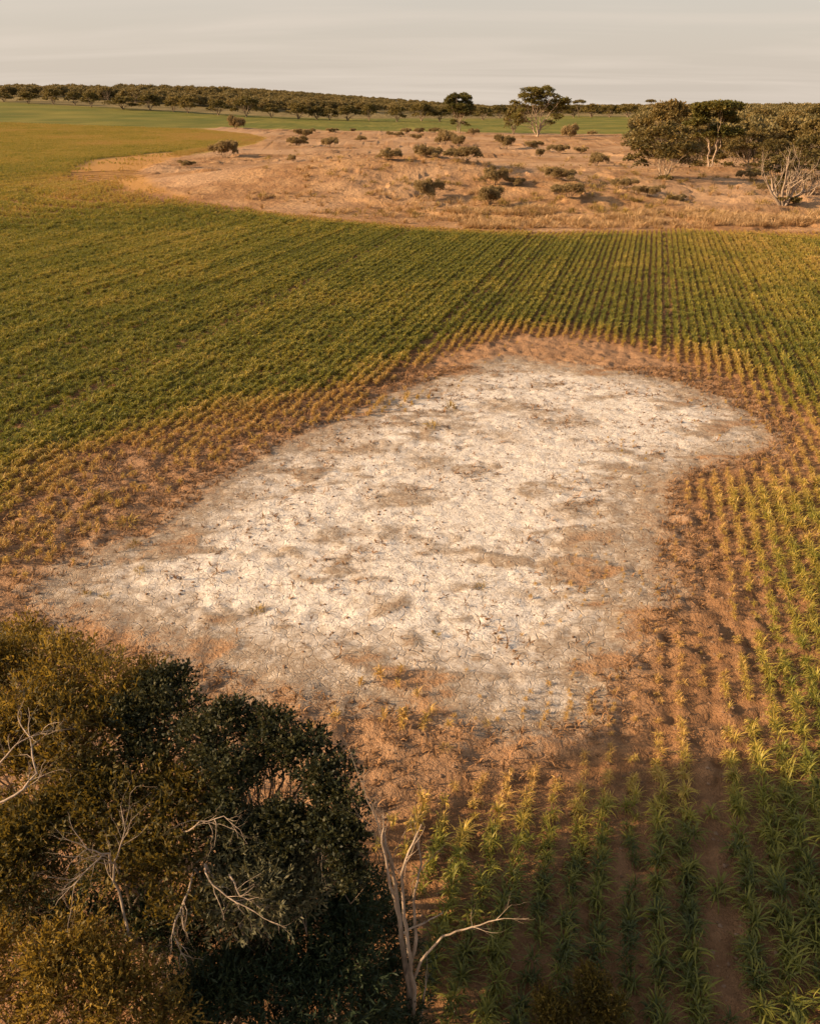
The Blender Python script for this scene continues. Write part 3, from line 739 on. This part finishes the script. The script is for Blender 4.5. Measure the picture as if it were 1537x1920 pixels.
# pale dead tree at the edge of the grove
rs = np.random.RandomState(611); w = Wood()
def limb(w, rs, p, d, L, r, lv, n=5, spread=.5, up=.15, kids=(2, 4), taper=.55, sides=5, wob=.04):
    d = unit(np.asarray(d, float)); P = [np.asarray(p, float)]
    for k in range(n):
        d = unit(d + rs.normal(0, wob * 2.2, 3) + np.array([0, 0, up]) * .3); P.append(P[-1] + d * L / n)
    w.tube(P, np.linspace(r, r * taper, n + 1), sides)
    if lv > 0:
        for j in range(rs.randint(*kids) + 1):
            i = rs.randint(max(1, n - 3), n + 1)
            limb(w, rs, P[i], d + rs.normal(0, spread, 3), L * rs.uniform(.5, .78), r * taper * rs.uniform(.6, .95), lv - 1, n, spread, up, kids, taper, max(3, sides - 1), wob)
for a in (-1.9, -1.0, -.3, .3, .8, 1.4):
    limb(w, rs, (a * .12, rs.uniform(-.15, .15), -.2), (a * .55, rs.uniform(-.4, .4), 1.1), rs.uniform(2.6, 3.4), .16, 3, spread=.36, up=.3)
g = G(1466, 391); zb = float(ground_z(*g)[0]); hh = at_y(1466, 262, g[1])[2] - zb
vv = np.vstack(w.V); sc = hh / vv[:, 2].max()
dead = thing('dead_tree', (g[0], g[1], zb), 'pale bare dead tree with many forked white branches at the grove edge', 'tree', None, 0, (sc * 1.45, sc * 1.3, sc))
link('trunk', w.mesh('dead_trunk', BK_DEAD), dead)
cl = [(rs.normal(.2, .9), rs.normal(.3, .6), rs.uniform(.2, .7), .5, .5, .35) for _ in range(6)] + [(rs.normal(.3, 1.8), rs.uniform(.5, 2), rs.uniform(2.8, 5.5), .8, .8, .5) for _ in range(12)]
link('suckers', leaf_mesh('suckers', cl, rs, LF_MALLEE, 900, 5, .26, .07, twig=.2), dead)

# shrubs on the sandy rise
SH = [(442, 243, 217, 37, 'dark rounded bush at the end of the green strip, standing alone'),
 (423, 296, 263, 48, 'large olive bush at the tip of the crop, beside the curved track'), (434, 280, 263, 28, 'smaller bush tucked behind the large one at the crop tip'),
 (566, 259, 240, 40, 'rounded bush at the back of the rise, upper of a close pair'), (559, 273, 259, 46, 'low spreading bush, lower of the close pair at the back'),
 (616, 276, 257, 36, 'bush just past the close pair, with a shadow on its far side'), (675, 269, 254, 28, 'small bush on open sand behind the crest'),
 (551, 304, 289, 26, 'small dry bush alone on the bare slope'), (731, 306, 278, 46, 'ragged bush on the crest of the rise'),
 (352, 318, 308, 34, 'low dead-looking scrub on the curved track bank'),
 (623, 249, 240, 22, 'dark low bush by the green strip, first past the close pair'), (662, 248, 240, 15, 'tiny dark bush by the green strip edge'),
 (730, 254, 246, 15, 'tiny bush at the back of the rise, first of three in a row'), (748, 256, 247, 20, 'tiny bush at the back of the rise, second of three in a row'),
 (762, 251, 240, 18, 'tiny bush at the back of the rise, third of three in a row'),
 (778, 263, 250, 24, 'small dark bush before the upright gum, on the open sand'), (786, 249, 241, 24, 'low dark bush by the far field, two along from the upright gum'),
 (813, 249, 240, 24, 'low dark bush by the far field, next to the upright gum'),
 (832, 273, 244, 50, 'large rounded olive bush at the foot of the upright gum'), (863, 276, 251, 40, 'large rounded olive bush touching its twin before the upright gum'),
 (887, 252, 241, 24, 'low bush just past the upright gum by the green strip'), (948, 280, 252, 40, 'upright ragged bush below the small drooping tree'),
 (1001, 282, 264, 36, 'dark low bush in front of the largest gum'), (1011, 294, 278, 26, 'dead-looking twiggy bush in front of the dark low one'),
 (800, 298, 272, 58, 'wide flat bush on the crest, first of two that nearly touch'), (870, 309, 283, 72, 'long low bush on the crest, second of two that nearly touch'),
 (1047, 287, 271, 38, 'low bush on the flat sand past the largest gum'), (1086, 288, 275, 26, 'small low bush past the low bush on the flat sand'),
 (1067, 262, 233, 38, 'dark round bush by the green strip past the largest gum'), (1108, 254, 245, 18, 'tiny dark bush past the dark round one'),
 (1117, 312, 286, 38, 'leaning bush alone on open sand between gum and grove'), (1168, 276, 266, 12, 'tiny dark bush on the sand near the grove'),
 (928, 347, 313, 50, 'rounded bush half way down the slope with a shadow beside it'), (968, 348, 333, 42, 'low dark scrub beside the rounded slope bush'),
 (805, 371, 335, 56, 'pale rounded bush low on the slope, standing furthest to the left'), (917, 388, 346, 70, 'largest pale bush at the foot of the slope, nearest the crop'),
 (1048, 343, 328, 60, 'long thin line of scrub half way up the rise'), (1065, 376, 342, 66, 'broad pale bush with a long shadow, right of the largest pale one'),
 (1170, 363, 334, 46, 'grey rounded bush, upper of two before the grove'), (1208, 379, 354, 58, 'wide low grey bush, lower of two before the grove'),
 (1268, 382, 372, 40, 'very low scrub in front of the spreading mallee'), (1404, 338, 318, 52, 'dark shrub under the leaning mallee'),
 (1428, 366, 350, 34, 'small shrub beside the dead tree, on its left'), (1494, 381, 362, 24, 'small shrub beside the dead tree, on its right')]
for i, (px, b, t, w_, lb) in enumerate(SH):
    put_tree('shrub%d' % (i % 4), 'shrub', px, b, t, w_, lb, 'shrub', 'shrubs on the sandy rise')

# woodland that reads as one mass
rs = np.random.RandomState(900); pts = []
for n, ya, yb, dens in ((2600, 640, 900, 0), (3200, 900, 1500, 0), (3200, 1500, 3200, 0)):
    yy = np.sqrt(rs.uniform(ya ** 2, yb ** 2, n)); xx = rs.uniform(-.56, .56, n) * yy; pts.append(np.stack([xx, yy], -1))
yy = np.sqrt(rs.uniform(225 ** 2, 700 ** 2, 1500)); pts.append(np.stack([yy * rs.uniform(.24, .56, 1500), yy], -1))
pts = np.vstack(pts); dw_ = sdist(WOOD, pts[:, 0], pts[:, 1])
tx = pts[:, 0] / pts[:, 1]
ok = (dw_ < -90) | ((tx > .285 + .05 * rs.uniform(-1, 1, len(pts))) & (pts[:, 1] > 235))
ok &= ~((tx > -.2) & (tx < .24) & (pts[:, 1] < 640))
pts = pts[ok]; tx = tx[ok]
wz = ground_z(pts[:, 0], pts[:, 1])
ws = rs.uniform(.55, 1.4, len(pts)); wv = np.stack([ws * rs.uniform(.9, 1.4, len(pts)), ws * rs.uniform(.9, 1.4, len(pts)), ws], -1)
o = scatter('woodland', [KIND['wood%d' % i][1] for i in range(4)], np.stack([pts[:, 0], pts[:, 1], wz], -1), rs.uniform(0, 6.28, len(pts)), wv)
tag(o, 'dark scrubby woodland covering the land to the horizon', 'woodland', kind='stuff')

# ----------------------------------------------------------------- small growth and litter
def grass_mat(name, a, c, tr=.2):
    return leaf_mat(name, a, tuple((p + q) / 2 for p, q in zip(a, c)), c, tr, .8, .1)
M_STRAW = grass_mat('dry_grass', (.30, .17, .075), (.58, .40, .21))
M_WEED = grass_mat('salt_weed', (.16, .11, .035), (.42, .29, .085))
M_TWIG = grass_mat('dead_stalk', (.12, .065, .032), (.36, .20, .095), .05)
grass_meshes = []
for s in range(4):
    rs = np.random.RandomState(700 + s); v, f, t = ribbons(rs, 26, (.3, .6), (.008, .016), (0, .03), (.7, 1.5), .10, 3, .7)
    grass_meshes.append(mesh_np('grass_tuft', v, f, [M_STRAW], dict(tint=t)))
weed_meshes = []
for s in range(3):
    rs = np.random.RandomState(720 + s); v, f, t = ribbons(rs, 44, (.12, .26), (.006, .012), (0, .12), (.3, 1.5), .10, 3, .8)
    weed_meshes.append(mesh_np('weed_tuft', v, f, [M_WEED], dict(tint=t)))
stub_meshes = []
for s in range(5):
    rs = np.random.RandomState(740 + s); v, f, t = ribbons(rs, 7, (.08, .24), (.006, .014), (0, .04), (.1, 1.45), .02, 3, 1.1)
    stub_meshes.append(mesh_np('stubble', v, f, [M_TWIG], dict(tint=t)))

rs = np.random.RandomState(31)
def band(n, xr, yr):
    out = []
    for px, py in zip(rs.uniform(*xr, n), rs.uniform(*yr, n)): out.append(G(px, py))
    return np.array(out)
gpnt = np.vstack([band(2600, (840, 1600), (398, 430)), band(500, (300, 900), (360, 425)), band(600, (500, 1600), (262, 400)), band(200, (1080, 1600), (225, 262))])
d_ = sdist(SAND, gpnt[:, 0], gpnt[:, 1]); cl_ = fbm(gpnt[:, 0] / 4, gpnt[:, 1] / 3, 66, 3)
gpnt = gpnt[(d_ < -.3) & (rs.uniform(0, 1, len(gpnt)) < sstep(.36, .6, cl_))]
o = scatter('dry_grass', grass_meshes, np.stack([gpnt[:, 0], gpnt[:, 1], ground_z(gpnt[:, 0], gpnt[:, 1])], -1), rs.uniform(0, 6.28, len(gpnt)), rs.uniform(.8, 2.2, len(gpnt)))
tag(o, 'pale dry grass along the foot of the sandy rise', 'dry grass', kind='stuff')

gp2 = band(650, (480, 1600), (256, 412)); gp2 = gp2[(sdist(SAND, gp2[:, 0], gp2[:, 1]) < -1) & (fbm(gp2[:, 0] / 9, gp2[:, 1] / 6, 68, 3) > .46)]
o = scatter('low_scrub', weed_meshes, np.stack([gp2[:, 0], gp2[:, 1], ground_z(gp2[:, 0], gp2[:, 1]) - .02], -1), rs.uniform(0, 6.28, len(gp2)), rs.uniform(1.2, 4.0, len(gp2)))
tag(o, 'sparse low scrub and dead tufts strewn over the sandy rise', 'scrub', kind='stuff')
n = 46000
sx = rs.uniform(-22, 20, n); sy = np.sqrt(rs.uniform(8 ** 2, 44 ** 2, n))
sdb, sds, sdd, sdw = zones(sx, sy)
pr = np.where(sdb < .5, np.where(sds > .3, .8, .015 + .12 * sstep(.5, .65, fbm(sx / 2, sy / 1.4, 77, 3))), 0)
ku = (rs.uniform(0, 1, n) < pr) & in_view(sx, sy)
sx, sy = sx[ku], sy[ku]
o = scatter('dead_stubble', stub_meshes, np.stack([sx, sy, ground_z(sx, sy) - .005], -1), rs.uniform(0, 6.28, len(sx)), rs.uniform(.6, 1.5, len(sx)))
tag(o, 'dead crop stubble and litter scattered over the bare scald', 'stubble', kind='stuff')
# clods of earth
clod_meshes = []
M_CLOD, nt, out = mat('clod'); b = NB(nt); oi = nt.nodes.new('ShaderNodeObjectInfo')
b.l.new(b.bsdf(b.mix(oi.outputs['Random'], rgb(.15, .088, .050), rgb(.26, .165, .10)), .95), out.inputs[0])
import bmesh
for s in range(4):
    bm = bmesh.new(); bmesh.ops.create_icosphere(bm, subdivisions=1, radius=1); rs2 = np.random.RandomState(760 + s)
    for v in bm.verts: v.co *= rs2.uniform(.65, 1.25); v.co.z *= .6
    me = bpy.data.meshes.new('clod'); bm.to_mesh(me); bm.free(); me.materials.append(M_CLOD); clod_meshes.append(me)
n = 52000
sx = rs.uniform(-22, 20, n); sy = np.sqrt(rs.uniform(8 ** 2, 44 ** 2, n)); sdb, sds, sdd, sdw = zones(sx, sy)
ku = (rs.uniform(0, 1, n) < np.where(sds > .5, .75, .12)) & in_view(sx, sy); sx, sy = sx[ku], sy[ku]
o = scatter('soil_clods', clod_meshes, np.stack([sx, sy, ground_z(sx, sy)], -1), rs.uniform(0, 6.28, len(sx)), rs.uniform(.012, .055, len(sx)) * rs.uniform(.6, 1.2, len(sx)))
tag(o, 'loose clods of reddish earth round the scald', 'clods', kind='stuff')

WEEDS = [(845, 768, 26, 'straw-coloured weed tuft, higher of two on the far side of the salt'), (808, 802, 28, 'straw-coloured weed tuft, lower of two on the far side of the salt'),
         (748, 762, 16, 'small yellowish weed tuft at the upper edge of the salt crust'), (252, 1022, 24, 'green weed tuft at the left edge of the salt, on brown soil'),
         (262, 1072, 22, 'weed tuft with a shadow, just below the green one on the left'), (197, 1118, 18, 'small weed at the left end of the salt, right one of a pair'),
         (165, 1114, 18, 'small weed at the left end of the salt, left one of a pair'), (836, 1410, 24, 'brown weed tuft on the bare soil below the salt crust'),
         (912, 1358, 18, 'small straw weed on the lower edge of the salt crust'), (482, 1142, 26, 'dry brown weed among dark crumbs in the lower left of the salt'),
         (900, 1100, 22, 'reddish dry weed near the middle of the salt crust'), (817, 1192, 20, 'low straw weed below the middle of the salt crust'),
         (345, 840, 30, 'yellowing weed clump on brown soil beside the crop edge'), (240, 985, 44, 'broad yellow-green weed clump on the orange soil at left'),
         (190, 935, 36, 'yellow-green weed clump nearer the crop on the orange soil at left'), (460, 775, 40, 'green weed clump at the crop edge above the orange soil')]
for i, (px, py, wpx, lb) in enumerate(WEEDS):
    g = G(px, py); zc = proj((g[0], g[1], 0))[2]
    o = link('weed_tuft', weed_meshes[i % 3], None, (g[0], g[1], float(ground_z(*g)[0]) - .01), (0, 0, i * 1.3), wpx * zc / FPX / .42)
    tag(o, lb, 'weed', 'weeds on the bare scald')

# ----------------------------------------------------------------- thicket in the foreground
LF_GOLD = leaf_mat('olive_gold_leaf', (.030, .028, .008), (.100, .080, .016), (.36, .24, .048), .42)
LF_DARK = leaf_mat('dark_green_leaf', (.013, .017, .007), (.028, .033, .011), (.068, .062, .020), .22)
LF_OLIVE = leaf_mat('olive_leaf', (.034, .034, .009), (.085, .072, .016), (.24, .165, .032), .38)
LF_GREY = leaf_mat('grey_green_leaf', (.050, .056, .028), (.100, .098, .052), (.19, .17, .09), .25)
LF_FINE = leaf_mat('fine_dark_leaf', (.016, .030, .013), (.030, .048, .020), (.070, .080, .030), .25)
def px_clumps(L, rs, flat=.75):
    out = []
    for (px, py, r, z) in L:
        p = at_z(px, py, z); zc = proj(p)[2]; rr = r * zc / FPX
        out.append((p[0], p[1], p[2] - rr * .3, rr, rr, rr * flat))
    return out
def fg_tree(name, cat, label, L, seed, lm, bm, n_twig, n_leaf, ll, lw, stems, r0, fork=.5, base=None, dead=(), **kw):
    rs = np.random.RandomState(seed); cl = np.array(px_clumps(L, rs))
    if base is None: base = (cl[:, 0].mean(), cl[:, 1].mean())
    bz = float(ground_z(base[0], base[1])[0])
    cl[:, :3] -= np.array([base[0], base[1], bz])
    t = thing(name, (base[0], base[1], bz), label, cat)
    link('trunk' if cat == 'tree' else 'stem', build_wood(cl, rs, bm, stems=stems, r0=r0, fork=fork, twigs=6, sides=7), t)
    kw.setdefault('twig', .34); kw.setdefault('rnd', .45); kw.setdefault('align', .85); kw.setdefault('jit', .26)
    link('crown' if cat == 'tree' else 'foliage', leaf_mesh('crown', cl, rs, lm, n_twig, n_leaf, ll, lw, **kw), t)
    for poly, r in dead:
        P = np.array([at_z(*q) for q in poly]) - np.array([base[0], base[1], bz])
        w = Wood(); Q = []
        w.tube(curve((0, 0, P[0][2] * .4), P[0], (0, 0, -.2), rs, 6, .02), np.linspace(r, r * .62, 6), 6)      # runs back to the stem
        for i in range(len(P) - 1): Q += list(curve(P[i], P[i + 1], rs.normal(0, .02, 3), rs, 4, .03)[:-1])
        Q.append(P[-1]); r *= .62; w.tube(Q, np.linspace(r, r * .4, len(Q)), 6)
        for j in range(9):
            i = rs.randint(len(Q) // 3, len(Q)); d = unit(Q[i] - Q[i - 1])
            limb(w, rs, Q[i], d + rs.normal(0, .45, 3), rs.uniform(.2, .55), r * .36, 2, 5, .4, .0, (1, 2), .4, 4, .09)
        o = link('dead_branch', w.mesh('dead_branch', BK_DEAD), t); o['label'] = 'bare pale dead branch'
    return t
fg_tree('olive_tree', 'tree', 'golden olive tree at the left edge, highest of the thicket',
        [(30, 1235, 85, 4.6), (115, 1245, 75, 4.7), (190, 1285, 80, 4.6), (60, 1320, 95, 4.6), (150, 1375, 85, 4.5), (-70, 1270, 110, 4.6), (235, 1350, 55, 4.4), (-60, 1380, 100, 4.4), (20, 1200, 50, 4.2), (70, 1400, 60, 4.3), (245, 1275, 50, 4.4)],
        1001, LF_GOLD, BK_GREY, 3600, 11, .090, .014, 3, .10, base=(-5.2, 11.2),
        dead=[([(-30, 1520, 4.3), (30, 1490, 4.5), (70, 1450, 4.7), (60, 1400, 4.9), (40, 1360, 5.0)], .03), ([(-40, 1480, 4.4), (10, 1420, 4.8), (40, 1390, 5.0), (90, 1370, 5.0)], .022)])
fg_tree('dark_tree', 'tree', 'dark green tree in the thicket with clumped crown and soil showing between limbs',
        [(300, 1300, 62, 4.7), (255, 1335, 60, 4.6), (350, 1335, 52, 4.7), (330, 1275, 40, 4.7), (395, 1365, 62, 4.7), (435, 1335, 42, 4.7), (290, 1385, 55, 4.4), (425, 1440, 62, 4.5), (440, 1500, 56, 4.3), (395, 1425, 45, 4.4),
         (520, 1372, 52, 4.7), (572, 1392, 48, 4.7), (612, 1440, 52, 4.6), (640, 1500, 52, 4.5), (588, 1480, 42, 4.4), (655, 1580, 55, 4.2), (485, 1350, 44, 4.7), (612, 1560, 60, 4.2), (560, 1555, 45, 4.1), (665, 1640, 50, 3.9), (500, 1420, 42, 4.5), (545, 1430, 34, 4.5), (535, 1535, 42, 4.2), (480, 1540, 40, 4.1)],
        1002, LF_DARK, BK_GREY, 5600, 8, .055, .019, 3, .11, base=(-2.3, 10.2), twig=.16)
fg_tree('olive_shrub', 'shrub', 'olive shrub in the middle of the thicket with gilded upright sprays and bare branches',
        [(100, 1520, 85, 4.0), (195, 1490, 80, 4.1), (285, 1490, 70, 4.1), (325, 1550, 72, 4.0), (230, 1575, 66, 3.9), (145, 1450, 70, 4.2), (355, 1495, 50, 4.1), (25, 1560, 80, 3.9), (70, 1630, 66, 3.7), (300, 1630, 52, 3.7), (-50, 1620, 80, 3.8), (390, 1555, 45, 3.9), (330, 1690, 45, 3.5)],
        1003, LF_OLIVE, BK_GREY, 3400, 11, .085, .014, 4, .07, base=(-3.9, 8.6),
        dead=[([(245, 1760, 3.3), (228, 1690, 3.6), (215, 1620, 4.1), (205, 1600, 4.3), (165, 1592, 4.5)], .032), ([(205, 1600, 4.25), (170, 1625, 4.4), (140, 1660, 4.3)], .02), ([(215, 1615, 4.2), (230, 1575, 4.5), (235, 1550, 4.6)], .018),
              ([(345, 1560, 4.1), (375, 1540, 4.5), (420, 1530, 4.6)], .02)])
fg_tree('grey_green_shrub', 'shrub', 'silvery grey-green shrub in the thicket with pale dead twigs hanging below',
        [(475, 1575, 58, 3.8), (535, 1595, 60, 3.7), (500, 1650, 60, 3.6), (555, 1670, 50, 3.4), (440, 1615, 52, 3.7), (415, 1670, 50, 3.4), (470, 1700, 46, 3.3)],
        1004, LF_GREY, BK_GREY, 1700, 11, .10, .014, 3, .06, base=(-1.7, 8.0),
        dead=[([(385, 1620, 3.9), (400, 1660, 3.9), (440, 1690, 3.8), (495, 1722, 3.7)], .022), ([(430, 1640, 3.9), (450, 1680, 3.8), (490, 1705, 3.7)], .018), ([(365, 1630, 3.8), (345, 1690, 3.7), (325, 1745, 3.5), (350, 1800, 3.0)], .026), ([(540, 1565, 4.0), (590, 1585, 4.0), (625, 1610, 3.9)], .014)])
fg_tree('golden_shrub', 'shrub', 'golden-tipped shrub at the bottom left corner',
        [(120, 1770, 60, 3.4), (200, 1795, 52, 3.3), (75, 1835, 58, 3.3), (165, 1860, 60, 3.2), (250, 1850, 45, 3.0), (0, 1775, 45, 3.3), (305, 1905, 45, 2.8), (60, 1925, 60, 3.0), (215, 1935, 60, 2.9), (-50, 1850, 60, 3.2)],
        1005, LF_GOLD, BK_GREY, 2000, 11, .075, .012, 4, .06, base=(-3.3, 6.6))
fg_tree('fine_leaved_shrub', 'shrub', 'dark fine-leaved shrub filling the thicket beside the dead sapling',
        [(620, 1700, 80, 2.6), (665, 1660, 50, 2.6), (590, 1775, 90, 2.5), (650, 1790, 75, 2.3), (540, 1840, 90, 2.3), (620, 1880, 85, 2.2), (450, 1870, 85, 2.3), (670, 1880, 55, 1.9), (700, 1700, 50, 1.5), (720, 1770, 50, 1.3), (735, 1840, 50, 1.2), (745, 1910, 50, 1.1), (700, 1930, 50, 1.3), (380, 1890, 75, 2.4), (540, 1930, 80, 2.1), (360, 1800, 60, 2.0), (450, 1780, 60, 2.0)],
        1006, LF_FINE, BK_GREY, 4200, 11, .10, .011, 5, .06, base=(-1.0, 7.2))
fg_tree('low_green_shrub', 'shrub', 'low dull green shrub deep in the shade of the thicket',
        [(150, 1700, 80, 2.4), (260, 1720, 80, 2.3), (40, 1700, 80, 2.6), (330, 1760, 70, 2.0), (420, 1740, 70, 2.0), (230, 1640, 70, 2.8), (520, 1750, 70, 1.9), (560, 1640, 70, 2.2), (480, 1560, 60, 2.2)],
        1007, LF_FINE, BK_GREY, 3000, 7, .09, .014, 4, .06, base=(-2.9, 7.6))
fg_tree('rounded_bush', 'shrub', 'small rounded yellow-tipped bush among the crop rows at the bottom edge',
        [(1090, 1850, 52, .95), (1050, 1880, 48, .85), (1135, 1885, 46, .85), (1090, 1905, 52, .8), (1030, 1925, 45, .6), (1150, 1930, 40, .6)],
        1008, LF_GOLD, BK_GREY, 1800, 7, .05, .012, 5, .03, base=tuple(at_z(1092, 1905, .3)[:2]), twig=.12)

# dead sapling: slender grey stems from one foot
rs = np.random.RandomState(1101); YS = 7.7
foot = at_y(787, 1955, YS); fz = float(ground_z(foot[0], foot[1])[0])
sap = thing('dead_sapling', (foot[0], foot[1], fz), 'leafless grey dead sapling with slender forked stems at the bottom of the picture', 'tree')
def stem(poly, r0, r1, name, dy=0.0, tw=5, tl=(.25, .5)):
    P = [at_y(px, py, YS + dy * i / len(poly)) for i, (px, py) in enumerate(poly)]
    P = np.array(P) - np.array([foot[0], foot[1], fz])
    if poly[0][1] > 1940: P[0] = (0, 0, -.15)
    w = Wood(); Q = []
    for i in range(len(P) - 1): Q += list(curve(P[i], P[i + 1], rs.normal(0, .015, 3), rs, 5, .012)[:-1])
    Q.append(P[-1]); w.tube(Q, np.linspace(r0, r1, len(Q)), 8)
    for j in range(tw):
        i = rs.randint(len(Q) // 2, len(Q)); d = unit(Q[i] - Q[i - 1])
        limb(w, rs, Q[i], d + rs.normal(0, .28, 3), rs.uniform(*tl), r1 * .8, 1, 4, .3, .1, (1, 3), .35, 4, .06)
    link(name, w.mesh(name, BK_DEAD), sap)
stem([(787, 1955), (768, 1850), (752, 1760), (744, 1690), (735, 1620), (712, 1560), (688, 1500)], .048, .008, 'trunk', .3, 20, (.3, .75))
stem([(775, 1900), (770, 1800), (757, 1720), (752, 1640), (775, 1580), (790, 1545)], .034, .007, 'stem', -.25)
stem([(762, 1830), (780, 1760), (775, 1690), (790, 1620), (785, 1570)], .03, .007, 'stem', .3)
stem([(772, 1850), (790, 1800), (830, 1755), (885, 1738), (945, 1722)], .022, .006, 'branch', -.3, 5, (.2, .4))
stem([(757, 1750), (785, 1735), (830, 1712)], .018, .006, 'branch', .2, 2, (.1, .25))
stem([(748, 1720), (728, 1640), (716, 1580), (722, 1530)], .024, .007, 'stem', -.2)
stem([(785, 1930), (792, 1880), (800, 1820)], .02, .006, 'branch', .2, 3, (.15, .3))
